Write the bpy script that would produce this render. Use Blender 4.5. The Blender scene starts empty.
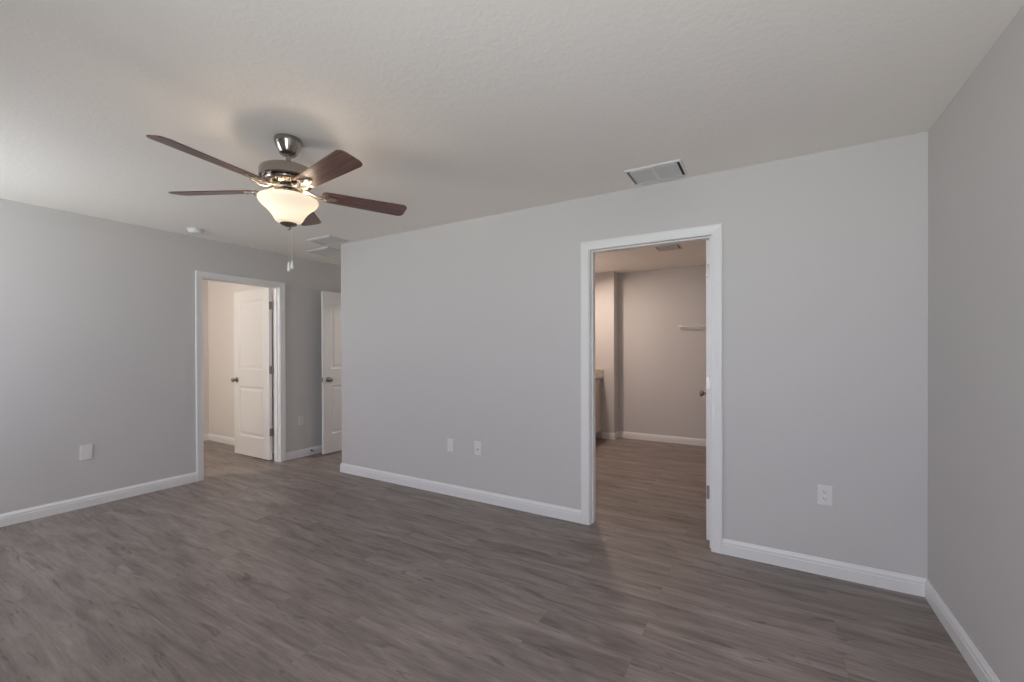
import bpy, bmesh, math, random
from mathutils import Vector, Matrix

# ------------------------------------------------------------------ camera
S = bpy.context.scene
COL = S.collection
CAM_LOC = Vector((-0.7365, -3.0468, 1.3025))
F_PX, YAW, PITCH, ROLL, SHIFT_PX = 429.775, 0.53178, -0.0042947, -0.0027024, 10.895
fw = Vector((-math.sin(YAW) * math.cos(PITCH), math.cos(YAW) * math.cos(PITCH), math.sin(PITCH)))
r0 = Vector((math.cos(YAW), math.sin(YAW), 0))
u0 = r0.cross(fw)
rt = math.cos(ROLL) * r0 + math.sin(ROLL) * u0
up = -math.sin(ROLL) * r0 + math.cos(ROLL) * u0
cam = bpy.data.cameras.new('camera')
cam.sensor_fit = 'HORIZONTAL'
cam.sensor_width = 36.0
cam.lens = F_PX / 1024 * 36.0
cam.shift_y = SHIFT_PX / 1024
cam.clip_start = 0.02
cam_o = bpy.data.objects.new('camera', cam)
M = Matrix((rt, up, -fw)).transposed().to_4x4()
M.translation = CAM_LOC
cam_o.matrix_world = M
COL.objects.link(cam_o)
S.camera = cam_o

# ------------------------------------------------------------------ light and exposure
S.view_settings.view_transform = 'Standard'
S.view_settings.look = 'None'
S.view_settings.gamma = 1.0
S.view_settings.use_curve_mapping = False
S.view_settings.exposure = -0.06
S.cycles.use_denoising = True
S.cycles.max_bounces = 10
S.cycles.diffuse_bounces = 7
S.cycles.glossy_bounces = 4
S.cycles.sample_clamp_indirect = 6.0
S.cycles.caustics_reflective = False
S.cycles.caustics_refractive = False

# daylight outside: bluish sky above the horizon, brighter sunlit ground below it
SKY = (9.5, 10.1, 12.0, 1)
GROUND = (13.0, 14.0, 14.4, 1)
w = bpy.data.worlds.new('sky')
S.world = w
w.use_nodes = True
wn, wl = w.node_tree.nodes, w.node_tree.links
bg = wn['Background']
tc = wn.new('ShaderNodeTexCoord')
sx = wn.new('ShaderNodeSeparateXYZ')
rp = wn.new('ShaderNodeMapRange')
rp.inputs['From Min'].default_value = -0.06
rp.inputs['From Max'].default_value = 0.06
mxw = wn.new('ShaderNodeMixRGB')
mxw.inputs[1].default_value = GROUND
mxw.inputs[2].default_value = SKY
wl.new(tc.outputs['Generated'], sx.inputs[0])
wl.new(sx.outputs['Z'], rp.inputs['Value'])
wl.new(rp.outputs[0], mxw.inputs[0])
wl.new(mxw.outputs[0], bg.inputs[0])
bg.inputs[1].default_value = 1.0

# the windows in the wall behind the camera, and light portals that guide sky sampling through them
WINS = ((-5.45, -4.38, 0.95, 2.24), (-1.48, -0.40, 0.68, 2.20))
WY = -3.75
for WIN in WINS:
    pl = bpy.data.lights.new('window_portal', 'AREA')
    pl.shape = 'RECTANGLE'
    pl.size = WIN[1] - WIN[0]
    pl.size_y = WIN[3] - WIN[2]
    pl.cycles.is_portal = True
    po = bpy.data.objects.new('window_portal', pl)
    po.location = ((WIN[0] + WIN[1]) / 2, WY - 0.16, (WIN[2] + WIN[3]) / 2)
    po.rotation_euler = (math.radians(90), 0, 0)
    COL.objects.link(po)


def lamp(name, loc, power, color, radius):
    l = bpy.data.lights.new(name, 'POINT')
    l.energy = power
    l.color = color
    l.shadow_soft_size = radius
    o = bpy.data.objects.new(name, l)
    o.location = loc
    COL.objects.link(o)
    return o


WARM = (1.0, 0.72, 0.50)
va = bpy.data.lights.new('bathroom_downlight', 'AREA')
va.shape = 'RECTANGLE'
va.size, va.size_y = 0.30, 0.14
va.energy = 25.5
va.color = (1.0, 0.80, 0.68)
vo = bpy.data.objects.new('bathroom_downlight', va)
vo.location = (-2.97, 2.25, 2.41)
vo.rotation_euler = Vector((0.18, -0.12, -0.97)).to_track_quat('-Z', 'Y').to_euler()
COL.objects.link(vo)
lamp('bedroom_lamp', (-6.75, -2.2, 2.25), 54.0, (1.0, 0.95, 0.90), 0.10)
lamp('added_passage_fill', (-5.08, 1.75, 2.2), 20.0, (1.0, 0.92, 0.85), 0.08)  # unseen fill light, added to brighten the passage mouth

# ------------------------------------------------------------------ materials


def new_mat(name):
    m = bpy.data.materials.new(name)
    m.use_nodes = True
    nt = m.node_tree
    return m, nt, nt.nodes['Principled BSDF']


def srgb(r, g, b):
    def f(c):
        c /= 255
        return c / 12.92 if c <= 0.04045 else ((c + 0.055) / 1.055) ** 2.4
    return (f(r), f(g), f(b), 1)


def plain(name, col, rough=0.5, metal=0.0, var=0.03, scale=20, bump=0.0, bscale=200):
    m, nt, p = new_mat(name)
    tc = nt.nodes.new('ShaderNodeTexCoord')
    n = nt.nodes.new('ShaderNodeTexNoise')
    n.inputs['Scale'].default_value = scale
    nt.links.new(tc.outputs['Object'], n.inputs['Vector'])
    mx = nt.nodes.new('ShaderNodeMixRGB')
    mx.inputs[1].default_value = [c * (1 - var) for c in col[:3]] + [1]
    mx.inputs[2].default_value = [min(1, c * (1 + var)) for c in col[:3]] + [1]
    nt.links.new(n.outputs['Fac'], mx.inputs[0])
    nt.links.new(mx.outputs[0], p.inputs['Base Color'])
    p.inputs['Roughness'].default_value = rough
    p.inputs['Metallic'].default_value = metal
    if bump:
        n2 = nt.nodes.new('ShaderNodeTexNoise')
        n2.inputs['Scale'].default_value = bscale
        n2.inputs['Detail'].default_value = 3
        nt.links.new(tc.outputs['Object'], n2.inputs['Vector'])
        b = nt.nodes.new('ShaderNodeBump')
        b.inputs['Strength'].default_value = bump
        b.inputs['Distance'].default_value = 0.003
        nt.links.new(n2.outputs['Fac'], b.inputs['Height'])
        nt.links.new(b.outputs[0], p.inputs['Normal'])
    return m


def ceiling_mat():
    m, nt, p = new_mat('knockdown_ceiling_paint')
    tc = nt.nodes.new('ShaderNodeTexCoord')
    n = nt.nodes.new('ShaderNodeTexNoise')
    n.inputs['Scale'].default_value = 38
    n.inputs['Detail'].default_value = 3
    n.inputs['Distortion'].default_value = 0.6
    nt.links.new(tc.outputs['Object'], n.inputs['Vector'])
    r = nt.nodes.new('ShaderNodeValToRGB')
    r.color_ramp.elements[0].position = 0.47
    r.color_ramp.elements[1].position = 0.60
    nt.links.new(n.outputs['Fac'], r.inputs[0])
    b = nt.nodes.new('ShaderNodeBump')
    b.inputs['Strength'].default_value = 0.13
    b.inputs['Distance'].default_value = 0.003
    nt.links.new(r.outputs[0], b.inputs['Height'])
    nt.links.new(b.outputs[0], p.inputs['Normal'])
    p.inputs['Base Color'].default_value = srgb(242, 237, 231)
    p.inputs['Roughness'].default_value = 0.9
    p.inputs['Specular IOR Level'].default_value = 0.2
    return m


def floor_mat():
    m, nt, p = new_mat('grey_oak_vinyl_planks')
    N, L = nt.nodes, nt.links
    tc = N.new('ShaderNodeTexCoord')
    br = N.new('ShaderNodeTexBrick')
    br.offset = 0.37
    br.inputs['Scale'].default_value = 1.0
    br.inputs['Brick Width'].default_value = 1.22
    br.inputs['Row Height'].default_value = 0.152
    br.inputs['Mortar Size'].default_value = 0.0009
    br.inputs['Mortar Smooth'].default_value = 0.3
    br.inputs['Bias'].default_value = 0.0
    br.inputs['Color1'].default_value = (0, 0, 0, 1)
    br.inputs['Color2'].default_value = (1, 1, 1, 1)
    br.inputs['Mortar'].default_value = (0.5, 0.5, 0.5, 1)
    L.new(tc.outputs['Object'], br.inputs['Vector'])
    # offset the grain per plank
    sc = N.new('ShaderNodeVectorMath'); sc.operation = 'SCALE'
    sc.inputs['Scale'].default_value = 7.3
    L.new(br.outputs['Color'], sc.inputs[0])
    add = N.new('ShaderNodeVectorMath'); add.operation = 'ADD'
    L.new(tc.outputs['Object'], add.inputs[0]); L.new(sc.outputs[0], add.inputs[1])

    def grain(sx, sy, detail, dist, rough=0.6):
        mp = N.new('ShaderNodeMapping')
        mp.inputs['Scale'].default_value = (sx, sy, 1)
        L.new(add.outputs[0], mp.inputs['Vector'])
        n = N.new('ShaderNodeTexNoise')
        n.inputs['Scale'].default_value = 1.0
        n.inputs['Detail'].default_value = detail
        n.inputs['Roughness'].default_value = rough
        n.inputs['Distortion'].default_value = dist
        L.new(mp.outputs[0], n.inputs['Vector'])
        return n

    broad = grain(1.6, 11, 4, 0.8)
    fine = grain(7, 90, 5, 0.4, 0.7)
    knots = grain(2.4, 15, 3, 2.2)

    base = N.new('ShaderNodeValToRGB')
    e = base.color_ramp.elements
    e[0].position = 0.30; e[0].color = srgb(112, 102, 97)
    e[1].position = 0.72; e[1].color = srgb(161, 149, 143)
    L.new(broad.outputs['Fac'], base.inputs[0])
    fr = N.new('ShaderNodeValToRGB')
    fr.color_ramp.elements[0].position = 0.3; fr.color_ramp.elements[0].color = (0.74, 0.74, 0.74, 1)
    fr.color_ramp.elements[1].position = 0.7; fr.color_ramp.elements[1].color = (1.08, 1.08, 1.08, 1)
    L.new(fine.outputs['Fac'], fr.inputs[0])
    m1 = N.new('ShaderNodeMixRGB'); m1.blend_type = 'MULTIPLY'; m1.inputs[0].default_value = 1
    L.new(base.outputs[0], m1.inputs[1]); L.new(fr.outputs[0], m1.inputs[2])
    kr = N.new('ShaderNodeValToRGB')
    kr.color_ramp.elements[0].position = 0.30; kr.color_ramp.elements[0].color = (0.62, 0.60, 0.59, 1)
    kr.color_ramp.elements[1].position = 0.42; kr.color_ramp.elements[1].color = (1, 1, 1, 1)
    L.new(knots.outputs['Fac'], kr.inputs[0])
    m2 = N.new('ShaderNodeMixRGB'); m2.blend_type = 'MULTIPLY'; m2.inputs[0].default_value = 1
    L.new(m1.outputs[0], m2.inputs[1]); L.new(kr.outputs[0], m2.inputs[2])
    # plank to plank tone
    pr = N.new('ShaderNodeValToRGB')
    pr.color_ramp.elements[0].color = (0.955, 0.955, 0.96, 1)
    pr.color_ramp.elements[1].color = (1.03, 1.025, 1.02, 1)
    L.new(br.outputs['Color'], pr.inputs[0])
    m3 = N.new('ShaderNodeMixRGB'); m3.blend_type = 'MULTIPLY'; m3.inputs[0].default_value = 1
    L.new(m2.outputs[0], m3.inputs[1]); L.new(pr.outputs[0], m3.inputs[2])
    m4 = N.new('ShaderNodeMixRGB'); m4.blend_type = 'MULTIPLY'
    L.new(br.outputs['Fac'], m4.inputs[0]); L.new(m3.outputs[0], m4.inputs[1])
    m4.inputs[2].default_value = (0.9, 0.9, 0.9, 1)
    L.new(m4.outputs[0], p.inputs['Base Color'])
    p.inputs['Roughness'].default_value = 0.42
    p.inputs['Specular IOR Level'].default_value = 0.4
    b = N.new('ShaderNodeBump')
    b.inputs['Strength'].default_value = 0.08
    b.inputs['Distance'].default_value = 0.002
    L.new(fine.outputs['Fac'], b.inputs['Height'])
    L.new(b.outputs[0], p.inputs['Normal'])
    return m


def blade_mat():
    m, nt, p = new_mat('dark_cherry_veneer')
    N, L = nt.nodes, nt.links
    tc = N.new('ShaderNodeTexCoord')
    mp = N.new('ShaderNodeMapping')
    mp.inputs['Scale'].default_value = (4, 70, 4)
    L.new(tc.outputs['Object'], mp.inputs['Vector'])
    n = N.new('ShaderNodeTexNoise')
    n.inputs['Scale'].default_value = 1
    n.inputs['Detail'].default_value = 4
    n.inputs['Distortion'].default_value = 0.5
    L.new(mp.outputs[0], n.inputs['Vector'])
    r = N.new('ShaderNodeValToRGB')
    r.color_ramp.elements[0].position = 0.3; r.color_ramp.elements[0].color = srgb(84, 57, 51)
    r.color_ramp.elements[1].position = 0.7; r.color_ramp.elements[1].color = srgb(128, 94, 84)
    L.new(n.outputs['Fac'], r.inputs[0])
    L.new(r.outputs[0], p.inputs['Base Color'])
    p.inputs['Roughness'].default_value = 0.33
    p.inputs['Specular IOR Level'].default_value = 0.6
    return m


def granite_mat():
    m, nt, p = new_mat('speckled_granite')
    N, L = nt.nodes, nt.links
    tc = N.new('ShaderNodeTexCoord')
    n = N.new('ShaderNodeTexVoronoi')
    n.inputs['Scale'].default_value = 160
    L.new(tc.outputs['Object'], n.inputs['Vector'])
    r = N.new('ShaderNodeValToRGB')
    r.color_ramp.elements[0].color = srgb(120, 108, 98)
    r.color_ramp.elements[1].color = srgb(205, 196, 186)
    L.new(n.outputs['Color'], r.inputs[0])
    L.new(r.outputs[0], p.inputs['Base Color'])
    p.inputs['Roughness'].default_value = 0.25
    return m


def bowl_mat(strength):
    """frosted, back-lit glass: passes the bulbs' light diffusely"""
    m, nt, p = new_mat('frosted_glass')
    p.inputs['Base Color'].default_value = srgb(250, 240, 225)
    p.inputs['Roughness'].default_value = 0.4
    p.inputs['Emission Color'].default_value = (1.0, 0.84, 0.62, 1)
    p.inputs['Emission Strength'].default_value = strength
    t = nt.nodes.new('ShaderNodeBsdfTranslucent')
    t.inputs['Color'].default_value = (0.95, 0.90, 0.78, 1)
    mx = nt.nodes.new('ShaderNodeMixShader')
    mx.inputs[0].default_value = BOWL_PASS
    nt.links.new(p.outputs[0], mx.inputs[1]); nt.links.new(t.outputs[0], mx.inputs[2])
    nt.links.new(mx.outputs[0], nt.nodes['Material Output'].inputs[0])
    return m


def clear_side_mat():
    m = bpy.data.materials.new('clear_glass_side')
    m.use_nodes = True
    nt = m.node_tree
    nt.nodes.clear()
    o = nt.nodes.new('ShaderNodeOutputMaterial')
    t = nt.nodes.new('ShaderNodeBsdfTransparent')
    t.inputs['Color'].default_value = (0.97, 0.95, 0.92, 1)
    nt.links.new(t.outputs[0], o.inputs[0])
    return m


def bulb_mat(strength):
    m, nt, p = new_mat('lit_bulb')
    p.inputs['Base Color'].default_value = (1, 1, 1, 1)
    p.inputs['Emission Color'].default_value = (1.0, 0.82, 0.60, 1)
    p.inputs['Emission Strength'].default_value = strength
    return m


def glass_mat():
    m = bpy.data.materials.new('clear_window_glass')
    m.use_nodes = True
    nt = m.node_tree
    nt.nodes.clear()
    o = nt.nodes.new('ShaderNodeOutputMaterial')
    t = nt.nodes.new('ShaderNodeBsdfTransparent')
    g = nt.nodes.new('ShaderNodeBsdfGlossy')
    g.inputs['Roughness'].default_value = 0.02
    mx = nt.nodes.new('ShaderNodeMixShader')
    mx.inputs[0].default_value = 0.06
    nt.links.new(t.outputs[0], mx.inputs[1]); nt.links.new(g.outputs[0], mx.inputs[2])
    nt.links.new(mx.outputs[0], o.inputs[0])
    return m


WALL = plain('light_grey_wall_paint', srgb(205, 202, 200), 0.75, 0, 0.006, 3, 0.16, 150)
BEDWALL = plain('pale_bedroom_wall_paint', srgb(222, 217, 212), 0.75, 0, 0.006, 3, 0.16, 150)
CEIL = ceiling_mat()
FLOOR = floor_mat()
TRIM = plain('white_semigloss_trim', srgb(232, 231, 230), 0.38, 0, 0.008, 6)
DOORM = plain('white_satin_door', srgb(228, 226, 224), 0.42, 0, 0.008, 6, 0.05, 90)
PLATE = plain('white_plastic_plate', srgb(226, 224, 222), 0.35, 0, 0.01, 30)
SLOT = plain('dark_slot', srgb(60, 58, 56), 0.6, 0, 0.02, 30)
NICKEL = plain('brushed_nickel', srgb(160, 153, 147), 0.20, 1.0, 0.05, 60)
BRACKET = plain('satin_nickel_bracket', srgb(165, 158, 150), 0.50, 1.0, 0.05, 60)
KNOBM = plain('satin_nickel_hardware', srgb(150, 143, 137), 0.36, 1.0, 0.04, 60)
BLADE = blade_mat()
GRANITE = granite_mat()
VENTW = plain('white_enamel_vent', srgb(222, 221, 219), 0.45, 0, 0.01, 30)
VENTG = plain('vent_cavity_shade', srgb(74, 74, 73), 0.8, 0, 0.03, 30)  # shade inside the duct, put into the colour
VENTS = plain('shade_grey_slat', srgb(206, 206, 205), 0.5, 0, 0.01, 30)  # white slats greyed: their shade is put into the colour
CAB = plain('painted_cabinet', srgb(214, 206, 200), 0.45, 0, 0.01, 12)
BRONZE = plain('bronze_spring', srgb(110, 92, 78), 0.4, 0.8, 0.05, 60)
RUBBER = plain('white_rubber', srgb(215, 212, 208), 0.7, 0, 0.02, 40)
BOWL_PASS = 0.055
BOWL = bowl_mat(0.27)
BOWL_IN = clear_side_mat()
BULB = bulb_mat(120.0)
CHAIN = plain('pale_bead_chain', srgb(205, 200, 194), 0.4, 0.4, 0.02, 40)
GLASS = glass_mat()

# ------------------------------------------------------------------ helpers


def wloc(o):
    v = Vector((0, 0, 0))
    while o is not None:
        v += o.location
        o = o.parent
    return v


def obj(name, bm, mat, parent=None, origin=None, smooth=False):
    """Link one bmesh (in world coordinates) as one object, its origin at the parent's / at origin."""
    bmesh.ops.recalc_face_normals(bm, faces=bm.faces[:])
    base = wloc(parent) if parent else Vector((0, 0, 0))
    org = Vector(origin) if origin is not None else base
    bmesh.ops.translate(bm, verts=bm.verts[:], vec=-org)
    me = bpy.data.meshes.new(name)
    bm.to_mesh(me)
    bm.free()
    if smooth:
        for f in me.polygons:
            f.use_smooth = True
        try:
            me.set_sharp_from_angle(angle=math.radians(38))
        except Exception:
            pass
    for m in (mat if isinstance(mat, (list, tuple)) else [mat]):
        me.materials.append(m)
    o = bpy.data.objects.new(name, me)
    COL.objects.link(o)
    if parent:
        o.parent = parent
    o.location = org - base
    return o


def tag(o, label=None, cat=None, group=None, kind=None):
    if label: o['label'] = label
    if cat: o['category'] = cat
    if group: o['group'] = group
    if kind: o['kind'] = kind
    return o


def thing(name, loc, label, cat, group=None, kind=None):
    o = bpy.data.objects.new(name, None)
    o.empty_display_size = 0.05
    o.location = loc
    COL.objects.link(o)
    return tag(o, label, cat, group, kind)


def struct(name, bm, mat, parent=None, smooth=False, origin=None):
    o = obj(name, bm, mat, parent, origin, smooth)
    o['kind'] = 'structure'
    return o


def box(bm, x0, x1, y0, y1, z0, z1, bev=0.0, seg=2):
    vs = [bm.verts.new((x, y, z)) for z in (z0, z1) for y in (y0, y1) for x in (x0, x1)]
    fs = [bm.faces.new([vs[i] for i in q]) for q in
          ((0, 2, 3, 1), (4, 5, 7, 6), (0, 1, 5, 4), (2, 6, 7, 3), (0, 4, 6, 2), (1, 3, 7, 5))]
    if bev:
        es = list({e for f in fs for e in f.edges})
        bmesh.ops.bevel(bm, geom=es, offset=bev, segments=seg, affect='EDGES', profile=0.5)


def B(*a, **k):
    bm = bmesh.new()
    box(bm, *a, **k)
    return bm


def frame_of(axis):
    a = Vector(axis).normalized()
    t = Vector((0, 0, 1)) if abs(a.z) < 0.9 else Vector((1, 0, 0))
    u = a.cross(t).normalized()
    v = a.cross(u).normalized()
    return u, v, a


def lathe(bm, prof, center, axis=(0, 0, 1), n=40, closed=False):
    """prof: list of (radius, distance along axis)."""
    u, v, a = frame_of(axis)
    c = Vector(center)
    rings = []
    for r, h in prof:
        if r < 1e-6:
            rings.append([bm.verts.new(c + a * h)])
        else:
            rings.append([bm.verts.new(c + a * h + (u * math.cos(2 * math.pi * i / n) + v * math.sin(2 * math.pi * i / n)) * r) for i in range(n)])
    pairs = list(zip(rings, rings[1:])) + ([(rings[-1], rings[0])] if closed else [])
    for A, C in pairs:
        for i in range(n):
            j = (i + 1) % n
            if len(A) == 1 and len(C) == 1:
                continue
            if len(A) == 1:
                bm.faces.new((A[0], C[i], C[j]))
            elif len(C) == 1:
                bm.faces.new((A[i], A[j], C[0]))
            else:
                bm.faces.new((A[i], A[j], C[j], C[i]))


def tube(bm, pts, rad, n=10, cap=True):
    pts = [Vector(p) for p in pts]
    rings = []
    prev = None
    for i, p in enumerate(pts):
        d = (pts[min(i + 1, len(pts) - 1)] - pts[max(i - 1, 0)]).normalized()
        if prev is None:
            u, v, _ = frame_of(d)
        else:
            u = (prev - d * prev.dot(d)).normalized()
            v = d.cross(u)
        prev = u
        r = rad[i] if isinstance(rad, (list, tuple)) else rad
        rings.append([bm.verts.new(p + (u * math.cos(2 * math.pi * k / n) + v * math.sin(2 * math.pi * k / n)) * r) for k in range(n)])
    for A, C in zip(rings, rings[1:]):
        for k in range(n):
            bm.faces.new((A[k], A[(k + 1) % n], C[(k + 1) % n], C[k]))
    if cap:
        bm.faces.new(rings[0]); bm.faces.new(rings[-1][::-1])


def prism(bm, poly, z0, z1, bev=0.0):
    """extrude a polygon given in (x, y)"""
    lo = [bm.verts.new((x, y, z0)) for x, y in poly]
    hi = [bm.verts.new((x, y, z1)) for x, y in poly]
    n = len(poly)
    fs = [bm.faces.new(lo[::-1]), bm.faces.new(hi)]
    for i in range(n):
        fs.append(bm.faces.new((lo[i], lo[(i + 1) % n], hi[(i + 1) % n], hi[i])))
    if bev:
        es = list(fs[0].edges) + list(fs[1].edges)
        bmesh.ops.bevel(bm, geom=es, offset=bev, segments=2, affect='EDGES')


# ------------------------------------------------------------------ room shell
H = 2.44
XL = -5.629          # face of the left wall
XE = -4.654          # free end of the main wall
T = 0.115            # wall thickness
YB = WY              # face of the wall behind the camera
YH = 1.15            # end of the little passage
YF, YS, XS = 3.26, 3.07, -2.62   # bathroom far wall, pier face, pier edge
XA = -7.75           # far wall of the bedroom
YA = 0.12            # bedroom wall behind its door

fl = struct('floor', B(-8.1, 0.3, -4.1, 3.7, -0.12, 0.0), FLOOR)
ce = struct('ceiling', B(-8.1, 0.3, -4.1, 3.7, H, H + 0.12), CEIL)


def wall_with_hole(u0, u1, v0, v1, hole, along):
    """wall slab from u0 to u1 along X or Y, thickness v0..v1, with a doorway / window hole (h0,h1,z0,z1)."""
    bm = bmesh.new()

    def bx(a, b, z0, z1):
        if b - a < 1e-6 or z1 - z0 < 1e-6:
            return
        if along == 'x':
            box(bm, a, b, v0, v1, z0, z1)
        else:
            box(bm, v0, v1, a, b, z0, z1)
    h0, h1, z0, z1 = hole
    bx(u0, h0, 0, H)
    bx(h1, u1, 0, H)
    bx(h0, h1, z1, H)
    bx(h0, h1, 0, z0)
    return bm


BJ = (-1.856, -1.038)   # bathroom doorway, jamb faces
AJ = (-0.887, -0.096)   # bedroom doorway, jamb faces
CJ = (-5.470, -4.708)   # passage end doorway, jamb faces
DH = 2.045              # head jamb face
J = 0.018
struct('wall_main', wall_with_hole(XE, 0.0, 0.0, T, (BJ[0] - J, BJ[1] + J, 0, DH + J), 'x'), WALL)
struct('wall_left', wall_with_hole(YB, YH, XL - T, XL, (AJ[0] - J, AJ[1] + J, 0, DH + J), 'y'), WALL)
struct('wall_right', B(0.0, T, YB, T, 0, H), WALL)
bm = bmesh.new()
edges = [XL - T] + [(p[1] + q[0]) / 2 for p, q in zip(WINS, WINS[1:])] + [T]
for e0, e1, hole in zip(edges, edges[1:], WINS):
    b2 = wall_with_hole(e0, e1, YB - T, YB, hole, 'x')
    me = bpy.data.meshes.new('t'); b2.to_mesh(me); b2.free(); bm.from_mesh(me); bpy.data.meshes.remove(me)
struct('wall_back', bm, WALL)
struct('wall_passage_end', wall_with_hole(XL, XE + T, YH, YH + T, (CJ[0] - J, CJ[1] + J, 0, DH + J), 'x'), WALL)
struct('wall_passage_side', B(XE, XE + T, T, YH, 0, H), WALL)
bm = bmesh.new()                      # store room behind the passage door
box(bm, XL - T, XL, YH + T, 2.3, 0, H)
box(bm, XE, XE + T, YH + T, 2.3, 0, H)
box(bm, XL - T, XE + T, 2.3, 2.3 + T, 0, H)
struct('wall_storage', bm, WALL)
# bathroom
struct('wall_bathroom_far', B(XS, -0.75, YF, YF + T, 0, H), WALL)
struct('wall_bathroom_pier', B(-3.46, XS, YS, YF + T, 0, H), WALL)
struct('wall_bathroom_left', B(-3.46, -3.345, T, YS, 0, H), WALL)
struct('wall_bathroom_right', B(-0.85, -0.735, T, YF + T, 0, H), WALL)
# bedroom
struct('wall_bedroom_side', B(XA - T, XL - T, YA, YA + T, 0, H), BEDWALL)
struct('wall_bedroom_far', B(XA - T, XA, -3.0, YA, 0, H), BEDWALL)
struct('wall_bedroom_near', B(XA - T, XL - T, -3.0 - T, -3.0, 0, H), BEDWALL)

# --- baseboards
BASE_P = [(0, 0), (0.014, 0), (0.014, 0.060), (0.0112, 0.0645), (0.0125, 0.070), (0.0112, 0.079), (0.0065, 0.0875), (0.0045, 0.095), (0, 0.095)]


def baseboard(bm, p0, p1, nrm, m0=0, m1=0):
    """p0->p1 on the wall face; nrm points into the room; m = +1 outside corner, -1 inside corner, 0 square."""
    p0, p1 = Vector((*p0, 0)), Vector((*p1, 0))
    d = (p1 - p0).normalized()
    n = Vector((*nrm, 0))
    rings = []
    for p, m, s in ((p0, m0, -1), (p1, m1, 1)):
        rings.append([bm.verts.new(p + n * t + d * (s * m * t) + Vector((0, 0, z))) for t, z in BASE_P])
    k = len(BASE_P)
    for i in range(k):
        bm.faces.new((rings[0][i], rings[0][(i + 1) % k], rings[1][(i + 1) % k], rings[1][i]))
    bm.faces.new(rings[0][::-1]); bm.faces.new(rings[1])


CW = 0.063     # casing width
REV = 0.004
bm = bmesh.new()
baseboard(bm, (XE, 0), (BJ[0] - REV - CW, 0), (0, -1), 1, 0)
baseboard(bm, (BJ[1] + REV + CW, 0), (0, 0), (0, -1), 0, -1)
struct('baseboard_main', bm, TRIM)
bm = bmesh.new()
baseboard(bm, (0, 0), (0, YB), (-1, 0), -1, -1)
struct('baseboard_right', bm, TRIM)
bm = bmesh.new()
baseboard(bm, (XL, YB), (XL, AJ[0] - REV - CW), (1, 0), -1, 0)
baseboard(bm, (XL, AJ[1] + REV + CW), (XL, YH), (1, 0), 0, -1)
struct('baseboard_left', bm, TRIM)
bm = bmesh.new()
baseboard(bm, (XE, YH), (XE, 0), (-1, 0), -1, 1)
struct('baseboard_passage', bm, TRIM)
bm = bmesh.new()
baseboard(bm, (XL, YB), (0, YB), (0, 1), -1, -1)
struct('baseboard_back', bm, TRIM)
bm = bmesh.new()
baseboard(bm, (XS, YF), (-0.85, YF), (0, -1), -1, -1)
baseboard(bm, (XS, YS), (XS, YF), (1, 0), 1, -1)
baseboard(bm, (-2.80, YS), (XS, YS), (0, -1), 0, 1)
struct('baseboard_bathroom', bm, TRIM)
bm = bmesh.new()
baseboard(bm, (XA, YA), (XL - T, YA), (0, -1), -1, 0)
baseboard(bm, (XA, -3.0), (XA, YA), (1, 0), -1, -1)
struct('baseboard_bedroom', bm, TRIM)

# --- door casings and jambs
CAS_P = [(0, 0), (0, 0.0115), (0.003, 0.0135), (0.012, 0.0140), (0.016, 0.0130), (0.040, 0.0160), (0.050, 0.0178), (0.058, 0.0180), (CW, 0.0160), (CW, 0)]


def casing(bm, a0, a1, top, plane, nrm, axis):
    """three-sided mitred casing around an opening a0..a1 (along X or Y) and up to top, on a plane."""
    def P(a, z, t):
        return Vector((a, plane + nrm * t, z)) if axis == 'x' else Vector((plane + nrm * t, a, z))
    rings = []
    for k in range(4):
        ring = []
        for u, t in CAS_P:
            a = (a0 - u) if k < 2 else (a1 + u)
            z = 0.0 if k in (0, 3) else top + u
            ring.append(bm.verts.new(P(a, z, t)))
        rings.append(ring)
    n = len(CAS_P)
    for A, C in zip(rings, rings[1:]):
        for i in range(n):
            bm.faces.new((A[i], A[(i + 1) % n], C[(i + 1) % n], C[i]))
    bm.faces.new(rings[0][::-1]); bm.faces.new(rings[-1])


def jamb_set(bm, a0, a1, v0, v1, axis, stop):
    """jamb boards lining the hole, faces at a0 / a1, depth v0..v1; stop = (s0, s1) depth range of the door stop."""
    def bx(aa, ab, va, vb, z0, z1):
        if axis == 'x': box(bm, aa, ab, va, vb, z0, z1)
        else: box(bm, va, vb, aa, ab, z0, z1)
    bx(a0 - J, a0, v0, v1, 0, DH)
    bx(a1, a1 + J, v0, v1, 0, DH)
    bx(a0 - J, a1 + J, v0, v1, DH, DH + J)
    s0, s1 = stop
    bx(a0, a0 + 0.011, s0, s1, 0, DH)
    bx(a1 - 0.011, a1, s0, s1, 0, DH)
    bx(a0 + 0.011, a1 - 0.011, s0, s1, DH - 0.011, DH)


def doorway(name, a0, a1, v0, v1, axis, stop, sides):
    root = thing(name, (0, 0, 0), None, None, kind='structure')
    bm = bmesh.new()
    jamb_set(bm, a0, a1, v0, v1, axis, stop)
    obj('jamb', bm, TRIM, root)
    for plane, nrm in sides:
        bm = bmesh.new()
        casing(bm, a0 - REV, a1 + REV, DH - 0.004, plane, nrm, axis)
        obj('casing', bm, TRIM, root)
    return root


doorway('trim_1', BJ[0], BJ[1], 0.0, T, 'x', (0.035, 0.075), ((0.0, -1), (T, 1)))
doorway('trim_2', AJ[0], AJ[1], XL - T, XL, 'y', (XL - 0.075, XL - 0.035), ((XL, 1), (XL - T, -1)))
doorway('trim_3', CJ[0], CJ[1], YH, YH + T, 'x', (YH + 0.036, YH + 0.076), ((YH, -1),))

# --- doors (local frame: hinge edge at x = 0, leaf towards +x, thickness 0..-t in y)
DT = 0.035


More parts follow.
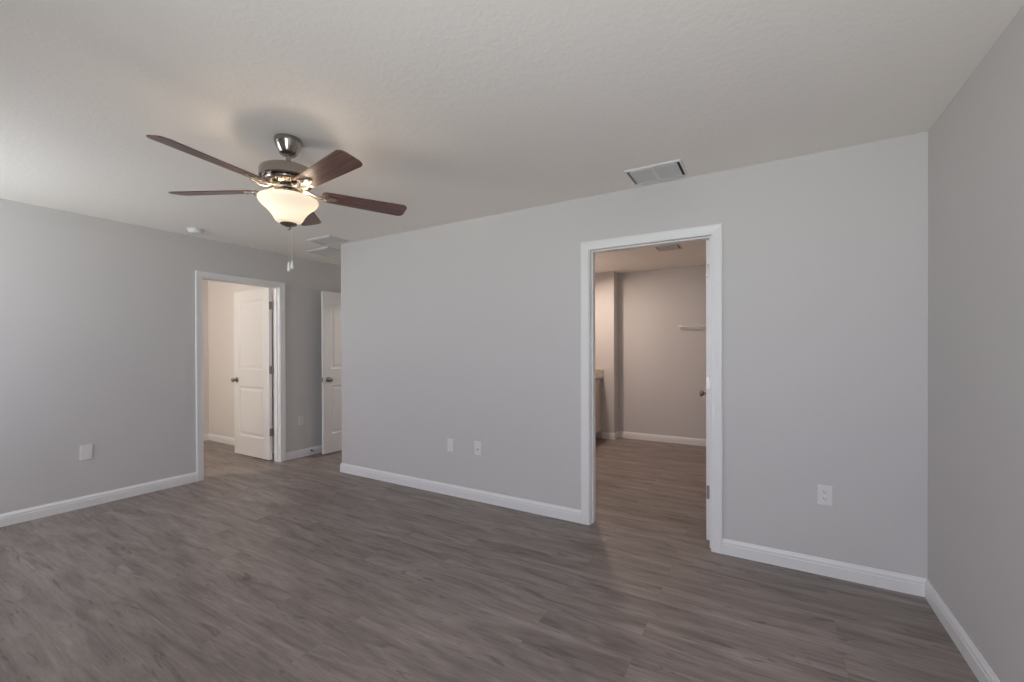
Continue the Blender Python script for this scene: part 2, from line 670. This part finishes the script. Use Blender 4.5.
def door_leaf_bm(wd, ht):
    bm = bmesh.new()
    st = 0.112
    xs = [0, st, wd - st, wd]
    zs = [0, 0.235, 0.85, 1.055, ht - 0.125, ht]
    for side, y in ((1, 0.0), (-1, -DT)):
        g = [[bm.verts.new((x, y, z)) for z in zs] for x in xs]
        panels = []
        for i in range(3):
            for k in range(5):
                q = (g[i][k], g[i + 1][k], g[i + 1][k + 1], g[i][k + 1])
                f = bm.faces.new(q if side < 0 else q[::-1])
                if i == 1 and k in (1, 3):
                    panels.append(f)
        bm.normal_update()
        for th, dp in ((0.004, -0.001), (0.012, -0.007), (0.016, 0.0), (0.022, 0.0045)):
            bmesh.ops.inset_individual(bm, faces=panels, thickness=th, depth=dp, use_even_offset=True)
    bmesh.ops.remove_doubles(bm, verts=bm.verts[:], dist=1e-6)
    # the four edges
    def q(*pts):
        bm.faces.new([bm.verts.new(p) for p in pts])
    q((0, 0, 0), (0, -DT, 0), (0, -DT, ht), (0, 0, ht))
    q((wd, 0, 0), (wd, -DT, 0), (wd, -DT, ht), (wd, 0, ht))
    q((0, 0, 0), (wd, 0, 0), (wd, -DT, 0), (0, -DT, 0))
    q((0, 0, ht), (wd, 0, ht), (wd, -DT, ht), (0, -DT, ht))
    return bm


KNOB_P = [(0.0, 0.0), (0.033, 0.0), (0.033, 0.004), (0.029, 0.009), (0.014, 0.011), (0.0115, 0.016), (0.0115, 0.030), (0.017, 0.034),
          (0.025, 0.041), (0.0275, 0.049), (0.0265, 0.056), (0.021, 0.062), (0.010, 0.0645), (0.0, 0.065)]


def put(name, bm, mat, parent, smooth=False):
    """local-coordinate child"""
    bmesh.ops.recalc_face_normals(bm, faces=bm.faces[:])
    me = bpy.data.meshes.new(name)
    bm.to_mesh(me); bm.free()
    if smooth:
        for f in me.polygons: f.use_smooth = True
        me.set_sharp_from_angle(angle=math.radians(38))
    me.materials.append(mat)
    o = bpy.data.objects.new(name, me)
    COL.objects.link(o)
    o.parent = parent
    return o


def door(name, hinge, ang, wd, label, ht=2.026, z0=0.014, pin=1):
    """hinge = pin-side corner of the leaf; ang = direction of the leaf from the hinge; pin = +1 when the pin is on local +y."""
    root = thing(name, (hinge[0], hinge[1], z0), label, 'door', kind='structure')
    root.rotation_euler = (0, 0, ang)
    put('door_leaf', door_leaf_bm(wd, ht), DOORM, root)
    for s in (1, -1):
        bm = bmesh.new()
        lathe(bm, KNOB_P, (wd - 0.068, 0.0005 if s > 0 else -DT - 0.0005, 0.925), (0, s, 0), 24)
        put('knob', bm, KNOBM, root, True)
    bm = bmesh.new()
    box(bm, wd - 0.0005, wd + 0.0015, -DT / 2 - 0.0125, -DT / 2 + 0.0125, 0.895, 0.955, 0.0007, 1)
    tube(bm, [(wd, -DT / 2, 0.925), (wd + 0.009, -DT / 2, 0.925)], 0.008, 8)
    put('latch_plate', bm, KNOBM, root)
    yp = 0.004 if pin > 0 else -DT - 0.004
    for z in (0.325, 1.06, ht - 0.205):
        bm = bmesh.new()
        tube(bm, [(-0.004, yp, z - 0.046), (-0.004, yp, z + 0.046)], 0.0062, 10)
        tube(bm, [(-0.004, yp, z + 0.046), (-0.004, yp, z + 0.051)], 0.0042, 8)
        tube(bm, [(-0.004, yp, z - 0.051), (-0.004, yp, z - 0.046)], 0.0042, 8)
        if pin > 0: box(bm, -0.0022, 0.0003, -0.030, yp, z - 0.045, z + 0.045)
        else: box(bm, -0.0022, 0.0003, yp, -DT + 0.033, z - 0.045, z + 0.045)
        put('hinge', bm, KNOBM, root, True)
    return root


# bathroom door, open about 85 degrees into the bathroom; leaf runs away from the hinge along +y
door('door_1', (-1.0785, T + 0.006), math.radians(90 + 4.9), 0.785, 'white panel door standing open edge-on inside the doorway of the long wall', pin=-1)
# bedroom door, open 90 degrees into the bedroom
door('door_2', (XL - T - 0.010, -0.145), math.radians(180), 0.768, 'white two-panel door standing open into the warm-lit bedroom', pin=-1)
# passage door, open against the left wall
door('door_3', (-5.453, YH - 0.03), math.radians(-90), 0.762, 'white two-panel door half hidden behind the end of the long wall', pin=-1)

# --- window behind the camera
for wi, WIN in enumerate(WINS):
    wroot = thing('window_%d' % (wi + 1), ((WIN[0] + WIN[1]) / 2, WY - 0.06, WIN[2]), None, None, kind='structure')
    bm = bmesh.new()
    for a, b, c, d in ((WIN[0], WIN[0] + 0.045, WIN[2], WIN[3]), (WIN[1] - 0.045, WIN[1], WIN[2], WIN[3]),
                       (WIN[0] + 0.045, WIN[1] - 0.045, WIN[2], WIN[2] + 0.045), (WIN[0] + 0.045, WIN[1] - 0.045, WIN[3] - 0.045, WIN[3])):
        box(bm, a, b, WY - 0.095, WY - 0.03, c, d)
    cx = (WIN[0] + WIN[1]) / 2
    box(bm, cx - 0.025, cx + 0.025, WY - 0.09, WY - 0.035, WIN[2] + 0.045, WIN[3] - 0.045)
    obj('window_frame', bm, TRIM, wroot)
    for a, b in ((WIN[0] + 0.045, cx - 0.025), (cx + 0.025, WIN[1] - 0.045)):
        obj('pane', B(a, b, WY - 0.066, WY - 0.060, WIN[2] + 0.045, WIN[3] - 0.045), GLASS, wroot)
    obj('window_sill', B(WIN[0] - 0.04, WIN[1] + 0.04, WY - 0.03, WY + 0.045, WIN[2] - 0.022, WIN[2] - 0.0002, 0.003), TRIM, wroot)

# ------------------------------------------------------------------ ceiling fan
FX, FY = -2.950, -1.656
fan = thing('ceiling_fan', (FX, FY, H), 'brushed nickel ceiling fan with five dark cherry blades and a lit glass bowl', 'ceiling fan')


def turned(name, prof, mat, parent=None, n=48):
    bm = bmesh.new()
    lathe(bm, prof, (FX, FY, 0), n=n)
    return obj(name, bm, mat, parent or fan, smooth=True)


turned('canopy', [(0, H), (0.067, H), (0.069, H - 0.004), (0.069, H - 0.016), (0.066, H - 0.028), (0.058, H - 0.050), (0.048, H - 0.070), (0.043, H - 0.079), (0.038, H - 0.083), (0, H - 0.084)], NICKEL)
turned('downrod', [(0, 2.362), (0.0128, 2.362), (0.0128, 2.300), (0.022, 2.296), (0.022, 2.272), (0, 2.272)], NICKEL, n=24)
turned('motor_housing', [(0, 2.279), (0.075, 2.279), (0.126, 2.276), (0.136, 2.270), (0.140, 2.261), (0.140, 2.222), (0.134, 2.216), (0, 2.216)], NICKEL, n=64)
ring = turned('vent_ring', [(0, 2.2155), (0.116, 2.2155), (0.119, 2.210), (0.115, 2.200), (0.100, 2.190), (0.086, 2.185), (0, 2.185)], NICKEL, n=64)
bm = bmesh.new()
for k in range(36):
    a = 2 * math.pi * k / 36
    c, s_ = math.cos(a), math.sin(a)
    tube(bm, [(FX + 0.1145 * c, FY + 0.1145 * s_, 2.2015), (FX + 0.099 * c, FY + 0.099 * s_, 2.1905)], 0.0032, 6)
obj('vent_slots', bm, SLOT, ring)
turned('flywheel', [(0, 2.185), (0.068, 2.185), (0.070, 2.181), (0.070, 2.172), (0.064, 2.168), (0, 2.168)], SLOT)
turned('light_fitter', [(0, 2.168), (0.052, 2.168), (0.056, 2.162), (0.056, 2.142), (0.050, 2.136), (0.036, 2.132), (0.018, 2.130), (0, 2.130)], NICKEL, n=40)
# bowl: a bell of glass, wall 4.5 mm, frosted outside, open at the top
out = [(0.030, 1.9895), (0.053, 1.992), (0.063, 1.999), (0.071, 2.011), (0.081, 2.029), (0.095, 2.049), (0.114, 2.069), (0.131, 2.083), (0.142, 2.096), (0.148, 2.108), (0.1475, 2.117), (0.1435, 2.121)]
inn = [(max(r - 0.0045, 0.026), z + 0.003) for r, z in out[:-1]]
inn[-1] = (0.1418, 2.117)
bm = bmesh.new()
lathe(bm, [(0.0, 1.9885)] + out + inn[::-1] + [(0.0, 1.993)], (FX, FY, 0), n=72)
# inner surface: the clear side of the glass
bm.faces.index_update()
for f in bm.faces:
    if f.index >= 72 * len(out):
        f.material_index = 1
bowl = obj('light_bowl', bm, [BOWL, BOWL_IN], fan, smooth=True)
turned('finial', [(0, 1.989), (0.041, 1.9885), (0.043, 1.985), (0.036, 1.979), (0.022, 1.974), (0.013, 1.970), (0.0095, 1.966), (0.0105, 1.961), (0.008, 1.955), (0, 1.951)], KNOBM, n=32)
bm = bmesh.new()
tube(bm, [(FX, FY, 2.132), (FX, FY, 1.990)], 0.005, 8)
obj('centre_rod', bm, NICKEL, fan)
for dx, dy in ((-0.030, -0.056), (0.030, 0.056)):
    bx, by = FX + dx, FY + dy
    bm = bmesh.new()
    lathe(bm, [(0, 2.131), (0.013, 2.131), (0.013, 2.122), (0.0, 2.122)], (bx, by, 0), n=14)
    obj('lamp_socket', bm, PLATE, fan, smooth=True)
    bm = bmesh.new()
    lathe(bm, [(0, 2.122), (0.012, 2.121), (0.015, 2.116), (0.022, 2.108), (0.024, 2.099), (0.021, 2.088), (0.012, 2.081), (0.0, 2.079)], (bx, by, 0), n=20)
    obj('light_bulb', bm, BULB, fan, smooth=True)

for dx, dy, z0, z1 in ((0.000, 0.000, 1.7305, 1.781), (0.015, 0.009, 1.743, 1.788)):
    n = 44
    px, py = FX + dx, FY + dy
    ztop = 1.953 if dx == 0 else 1.974
    bm = bmesh.new()
    tube(bm, [(px, py, ztop), (px, py, z1 - 0.002)], 0.0013, 6)
    for k in range(n):
        z = ztop - 0.002 + (z1 - ztop + 0.002) * k / n
        bmesh.ops.create_icosphere(bm, subdivisions=1, radius=0.0021, matrix=Matrix.Translation((px, py, z)))
    ch = obj('pull_chain', bm, CHAIN, fan, smooth=True)
    bm = bmesh.new()
    lathe(bm, [(0, z1), (0.003, z1 - 0.001), (0.0058, z1 - 0.010), (0.0085, z0 + 0.008), (0.0075, z0 + 0.001), (0, z0)], (px, py, 0), n=14)
    obj('pull_knob', bm, PLATE, ch, smooth=True)

# blades: built along +x in the fan's own frame, copied round
ZB, RB, PH, PIT, BW = 2.164 - H, 0.642, 4.870, -0.222, 0.128


def blade_outline():
    r1 = 0.165
    pts = []
    cr = 0.030
    w0, w1 = 0.100, BW
    # tip with rounded corners
    for k in range(7):
        a = -math.pi / 2 + k * math.pi / 12
        pts.append((RB - cr + cr * math.cos(a), -w1 / 2 + cr + cr * math.sin(a)))
    for k in range(7):
        a = k * math.pi / 12
        pts.append((RB - cr + cr * math.cos(a), w1 / 2 - cr + cr * math.sin(a)))
    cr = 0.024
    for k in range(7):
        a = math.pi / 2 + k * math.pi / 12
        pts.append((r1 + cr + cr * math.cos(a), w0 / 2 - cr + cr * math.sin(a)))
    for k in range(7):
        a = math.pi + k * math.pi / 12
        pts.append((r1 + cr + cr * math.cos(a), -w0 / 2 + cr + cr * math.sin(a)))
    return pts


rotp = Matrix.Rotation(PIT, 3, 'X')
bm = bmesh.new()
prism(bm, blade_outline(), -0.003, 0.003, 0.0015)
bmesh.ops.rotate(bm, cent=(0, 0, 0), matrix=rotp, verts=bm.verts[:])
blade = put('fan_blade', bm, BLADE, fan)
# bracket: curved arm from the flywheel, a scrolled plate under the blade root with three screws
bm = bmesh.new()
for s in (-1, 1):
    tube(bm, [(0.056, s * 0.010, 0.020), (0.085, s * 0.016, 0.012), (0.115, s * 0.024, -0.006), (0.145, s * 0.027, -0.014), (0.175, s * 0.024, -0.011), (0.205, s * 0.016, -0.008)],
         [0.006, 0.0062, 0.006, 0.0058, 0.0058, 0.005], 8)
tube(bm, [(0.050, 0, 0.020), (0.075, 0, 0.014), (0.100, 0, 0.004)], [0.012, 0.011, 0.008], 8)
pb = bmesh.new()
poly = []
for k in range(36):
    a = 2 * math.pi * k / 36
    r = 0.030 + 0.009 * math.cos(3 * a)
    poly.append((0.205 + r * 1.15 * math.cos(a), r * math.sin(a)))
prism(pb, poly, -0.0085, -0.0035, 0.001)
for k in range(3):
    a = 2 * math.pi * k / 3
    lathe(pb, [(0, -0.0125), (0.004, -0.0118), (0.0062, -0.0085), (0, -0.0085)], (0.205 + 0.028 * math.cos(a), 0.026 * math.sin(a), 0), n=12)
bmesh.ops.rotate(pb, cent=(0, 0, 0), matrix=rotp, verts=pb.verts[:])
me = bpy.data.meshes.new('t'); pb.to_mesh(me); pb.free(); bm.from_mesh(me); bpy.data.meshes.remove(me)
brk = put('blade_bracket', bm, BRACKET, blade, True)
for k in range(5):
    if k == 0:
        b = blade
    else:
        b = blade.copy(); COL.objects.link(b); b.parent = fan
        c = brk.copy(); COL.objects.link(c); c.parent = b
    b.location = (0, 0, ZB)
    b.rotation_euler = (0, 0, PH + k * 2 * math.pi / 5)

# ------------------------------------------------------------------ wall plates


def wall_frame(pos, nrm):
    """local u (along wall, to the right when you face it), v up, n out of the wall"""
    n = Vector(nrm)
    u = Vector((0, 0, 1)).cross(n)
    return Vector(pos), u, Vector((0, 0, 1)), n


def lbox(bm, fr, u0, u1, v0, v1, n0, n1, bev=0.0):
    o, u, v, n = fr
    b2 = bmesh.new()
    box(b2, u0, u1, v0, v1, n0, n1, bev)
    for vert in b2.verts:
        c = vert.co.copy()
        vert.co = o + u * c.x + v * c.y + n * c.z
    me = bpy.data.meshes.new('t'); b2.to_mesh(me); b2.free(); bm.from_mesh(me); bpy.data.meshes.remove(me)


def wall_plate(name, pos, nrm, kind, label, cat, w=0.070, h=0.114, group=None):
    root = thing(name, pos, label, cat, group)
    fr = wall_frame(pos, nrm)
    o, u, v, n = fr
    bm = bmesh.new()
    lbox(bm, fr, -w / 2, w / 2, -h / 2, h / 2, 0, 0.0065, 0.0025)
    obj('cover_plate', bm, PLATE, root)

    def screw(vz):
        b = bmesh.new()
        lathe(b, [(0, 0.0082), (0.0025, 0.0078), (0.0034, 0.0064), (0, 0.0064)], o + v * vz, n, 12)
        obj('screw', b, PLATE, root, smooth=True)
    if kind == 'duplex':
        for s in (-1, 1):
            b = bmesh.new()
            lbox(b, fr, -0.0165, 0.0165, s * 0.0195 - 0.014, s * 0.0195 + 0.014, 0.006, 0.0085, 0.0012)
            sk = obj('socket', b, PLATE, root)
            b = bmesh.new()
            for du in (-0.0062, 0.0062):
                lbox(b, fr, du - 0.001, du + 0.001, s * 0.0195 - 0.002, s * 0.0195 + 0.007, 0.0083, 0.0087)
            tube(b, [o + v * (s * 0.0195 - 0.0075) + n * 0.0083, o + v * (s * 0.0195 - 0.0075) + n * 0.0087], 0.0024, 10)
            obj('socket_slots', b, SLOT, sk)
        screw(0.0)
    elif kind == 'rocker':
        b = bmesh.new()
        lbox(b, fr, -0.0165, 0.0165, -0.033, 0.033, 0.006, 0.0088, 0.0012)
        obj('insert', b, PLATE, root)
        screw(0.048); screw(-0.048)
    elif kind == 'coax':
        b = bmesh.new()
        lathe(b, [(0, 0.014), (0.0022, 0.014), (0.0046, 0.014), (0.0052, 0.012), (0.0052, 0.008), (0.0085, 0.0078), (0.0085, 0.006), (0, 0.006)], o - v * 0.012, n, 12)
        obj('coax_jack', b, KNOBM, root, smooth=True)
        screw(0.042); screw(-0.042)
    else:
        screw(0.042); screw(-0.042)
    return root


wall_plate('electrical_outlet', (-0.439, 0, 0.462), (0, -1, 0), 'duplex', 'white duplex outlet on the long wall between open doorway and right corner', 'outlet')
wall_plate('wall_jack_plate', (-3.172, 0, 0.450), (0, -1, 0), 'rocker', 'white plate with tall plain insert on the long wall, nearer its free end', 'wall plate', w=0.066)
wall_plate('cable_jack_plate', (-2.872, 0, 0.457), (0, -1, 0), 'coax', 'white plate with one round cable jack, low on the long wall', 'wall plate', w=0.070, h=0.118)
wall_plate('blank_cover_plate', (XL, -1.760, 0.457), (1, 0, 0), 'blank', 'plain blank white plate on the left wall before the bedroom doorway', 'wall plate', w=0.076, h=0.122)
wall_plate('electrical_outlet', (XL, 0.169, 0.452), (1, 0, 0), 'duplex', 'white outlet on the left wall between the bedroom doorway and the passage door', 'outlet')

# ------------------------------------------------------------------ ceiling vents


def ceiling_vent(name, x0, x1, y0, y1, label, n_slats, divider, cavity, tilt, slat_mat, lip=0.010, drop=0.012, core=0.015):
    cx, cy = (x0 + x1) / 2, (y0 + y1) / 2
    root = thing(name, (cx, cy, H), label, 'vent')
    bm = bmesh.new()
    # a pressed frame: outer edge, sloping lip, inner return
    o = [(x0, y0), (x1, y0), (x1, y1), (x0, y1)]
    i_ = [(x0 + lip, y0 + lip), (x1 - lip, y0 + lip), (x1 - lip, y1 - lip), (x0 + lip, y1 - lip)]
    m_ = [(x0 + 0.003, y0 + 0.003), (x1 - 0.003, y0 + 0.003), (x1 - 0.003, y1 - 0.003), (x0 + 0.003, y1 - 0.003)]
    rings = []
    for pts, z in ((o, H - 0.0002), (o, H - 0.005), (m_, H - 0.008), (i_, H - drop), (i_, H - 0.0002)):
        rings.append([bm.verts.new((x, y, z)) for x, y in pts])
    for A, C in zip(rings, rings[1:] + rings[:1]):
        for k in range(4):
            bm.faces.new((A[k], A[(k + 1) % 4], C[(k + 1) % 4], C[k]))
    obj('vent_frame', bm, VENTW, root)
    obj('duct_shade_sheet', B(x0 + lip, x1 - lip, y0 + lip, y1 - lip, H - 0.0022, H - 0.0004), cavity, root)  # flat sheet on the solid ceiling, coloured as the duct's shade
    # raised core: a second rectangular rim inside a dark slot
    ins = lip + core
    zc0, zc1 = H - 0.0135, H - 0.0112
    bm = bmesh.new()
    box(bm, x0 + ins, x1 - ins, y0 + ins, y0 + ins + 0.005, zc0, zc1)
    box(bm, x0 + ins, x1 - ins, y1 - ins - 0.005, y1 - ins, zc0, zc1)
    box(bm, x0 + ins, x0 + ins + 0.005, y0 + ins + 0.005, y1 - ins - 0.005, zc0, zc1)
    box(bm, x1 - ins - 0.005, x1 - ins, y0 + ins + 0.005, y1 - ins - 0.005, zc0, zc1)
    obj('vent_core', bm, VENTW, root)
    xa0, xb0 = x0 + ins + 0.005, x1 - ins - 0.005
    iy0, iy1 = y0 + ins + 0.005, y1 - ins - 0.005
    pitch = (iy1 - iy0) / n_slats
    banks = ((xa0, cx - 0.008), (cx + 0.008, xb0)) if divider else ((xa0, xb0),)
    for k in range(n_slats):
        yc = iy0 + pitch * (k + 0.5)
        hy = pitch * 0.53
        hz = -min(hy * math.tan(tilt), 0.0036)
        pts = []
        for j in range(6):
            t = -1 + 2 * j / 5
            pts.append((yc + t * hy, H - 0.0072 + t * hz - 0.0018 * (1 - t * t)))
        for xa, xb in banks:
            bm = bmesh.new()
            vs = []
            for x in (xa, xb):
                vs.append([bm.verts.new((x, y, z)) for y, z in pts] + [bm.verts.new((x, y + 0.0004, z + 0.0011)) for y, z in pts[::-1]])
            m = len(vs[0])
            for q in range(m):
                bm.faces.new((vs[0][q], vs[0][(q + 1) % m], vs[1][(q + 1) % m], vs[1][q]))
            bm.faces.new(vs[0]); bm.faces.new(vs[1][::-1])
            obj('slat', bm, slat_mat, root, smooth=True)
    if divider:
        obj('divider_bar', B(cx - 0.008, cx + 0.008, iy0, iy1, H - 0.0137, H - 0.003, 0.001, 1), VENTW, root)
    return root


ceiling_vent('ceiling_vent', -1.507, -1.168, -0.325, -0.062, 'white two-bank air register on the ceiling above the bathroom doorway', 7, True, VENTG, 0.30, VENTS)
ceiling_vent('ceiling_vent', -4.795, -4.432, -0.310, -0.070, 'grey-slatted air register on the ceiling nearest the free end of the long wall', 7, False, VENTG, 0.30, VENTS)
ceiling_vent('ceiling_vent', -5.245, -4.862, -0.012, 0.330, 'white return grille on the ceiling in the passage mouth, behind the grey register', 9, False, VENTG, 0.30, VENTW, lip=0.014, core=0.008)
ceiling_vent('ceiling_vent', -1.79, -1.53, 1.84, 2.08, 'small exhaust grille on the bathroom ceiling, seen through the doorway', 5, False, VENTG, 0.30, VENTS)

# smoke detector
bm = bmesh.new()
SX, SY = -5.330, -1.075
sd = thing('smoke_detector', (SX, SY, H), 'white round smoke detector on the ceiling near the left wall', 'smoke detector')
lathe(bm, [(0, H - 0.0003), (0.066, H - 0.0003), (0.067, H - 0.004), (0.067, H - 0.010), (0.063, H - 0.012), (0, H - 0.012)], (SX, SY, 0), n=40)
obj('mounting_base', bm, PLATE, sd, smooth=True)
bm = bmesh.new()
lathe(bm, [(0, H - 0.012), (0.057, H - 0.012), (0.060, H - 0.016), (0.058, H - 0.030), (0.050, H - 0.038), (0.030, H - 0.042), (0, H - 0.043)], (SX, SY, 0), n=40)
obj('detector_body', bm, PLATE, sd, smooth=True)

# spring door stop on the left baseboard
DSY, DSZ = 0.300, 0.058
ds = thing('door_stop', (XL + 0.014, DSY, DSZ), 'small bronze spring door stop on the left baseboard by the passage door', 'door stop')
bm = bmesh.new()
lathe(bm, [(0, 0), (0.011, 0), (0.011, 0.003), (0.006, 0.008), (0, 0.008)], (XL + 0.0142, DSY, DSZ), (1, 0, 0), 16)
obj('stop_base', bm, BRONZE, ds, smooth=True)
bm = bmesh.new()
pts = []
for k in range(8 * 14 + 1):
    a = 2 * math.pi * k / 8
    pts.append((XL + 0.021 + 0.045 * k / 112, DSY + 0.0055 * math.cos(a), DSZ + 0.0055 * math.sin(a)))
tube(bm, pts, 0.0013, 5)
obj('spring', bm, BRONZE, ds, smooth=True)
bm = bmesh.new()
lathe(bm, [(0, 0), (0.007, 0), (0.0085, 0.004), (0.008, 0.012), (0.004, 0.015), (0, 0.015)], (XL + 0.064, DSY, DSZ), (1, 0, 0), 14)
obj('rubber_tip', bm, RUBBER, ds, smooth=True)

# ------------------------------------------------------------------ bathroom: vanity and towel bar
VX0, VX1, VY0, VY1 = -3.343, -2.818, 1.55, YS - 0.001
van = thing('vanity_cabinet', ((VX0 + VX1) / 2, (VY0 + VY1) / 2, 0), 'painted bathroom vanity with speckled stone top, its end peeking past the doorway', 'vanity')
bm = bmesh.new()
box(bm, VX0, VX1 - 0.019, VY0, VY1, 0.105, 0.878)
box(bm, VX0, VX1 - 0.085, VY0, VY1, 0.0005, 0.105)
obj('cabinet_body', bm, CAB, van)
nd = 3
for k in range(nd):
    a = VY0 + (VY1 - VY0) * k / nd + 0.004
    b = VY0 + (VY1 - VY0) * (k + 1) / nd - 0.004
    bm = bmesh.new()
    box(bm, VX1 - 0.0185, VX1 - 0.006, a, b, 0.112, 0.872)
    for (q0, q1, z0, z1) in ((a, a + 0.06, 0.112, 0.872), (b - 0.06, b, 0.112, 0.872), (a + 0.06, b - 0.06, 0.112, 0.172), (a + 0.06, b - 0.06, 0.812, 0.872)):
        box(bm, VX1 - 0.006, VX1, q0, q1, z0, z1)
    d = obj('door', bm, CAB, van)
    bm = bmesh.new()
    lathe(bm, [(0, 0), (0.006, 0), (0.005, 0.010), (0.012, 0.016), (0.013, 0.022), (0.009, 0.027), (0, 0.028)], (VX1, a + 0.03, 0.78), (1, 0, 0), 14)
    obj('knob', bm, KNOBM, d, smooth=True)
bm = bmesh.new()
box(bm, VX0, -2.775, VY0 - 0.02, VY1, 0.8785, 0.912, 0.003)
obj('countertop', bm, GRANITE, van)
obj('side_splash', B(VX0 + 0.02, -2.778, VY1 - 0.020, VY1, 0.9122, 1.012, 0.002), GRANITE, van)
obj('back_splash', B(VX0, VX0 + 0.02, VY0 - 0.02, VY1 - 0.021, 0.9122, 1.012, 0.002), GRANITE, van)

TZ, TX0, TX1 = 1.615, -1.745, -1.16
tb = thing('towel_bar', ((TX0 + TX1) / 2, YF, TZ), 'slim light towel bar on the bathroom far wall, seen through the doorway', 'towel bar')
for x in (TX0, TX1):
    bm = bmesh.new()
    box(bm, x - 0.026, x + 0.026, YF - 0.010, YF - 0.0002, TZ - 0.026, TZ + 0.026, 0.003)
    box(bm, x - 0.010, x + 0.010, YF - 0.062, YF - 0.010, TZ - 0.010, TZ + 0.010, 0.003)
    obj('mounting_post', bm, PLATE, tb)
bm = bmesh.new()
tube(bm, [(TX0 + 0.010, YF - 0.052, TZ), (TX1 - 0.010, YF - 0.052, TZ)], 0.0105, 14)
obj('bar', bm, PLATE, tb, smooth=True)
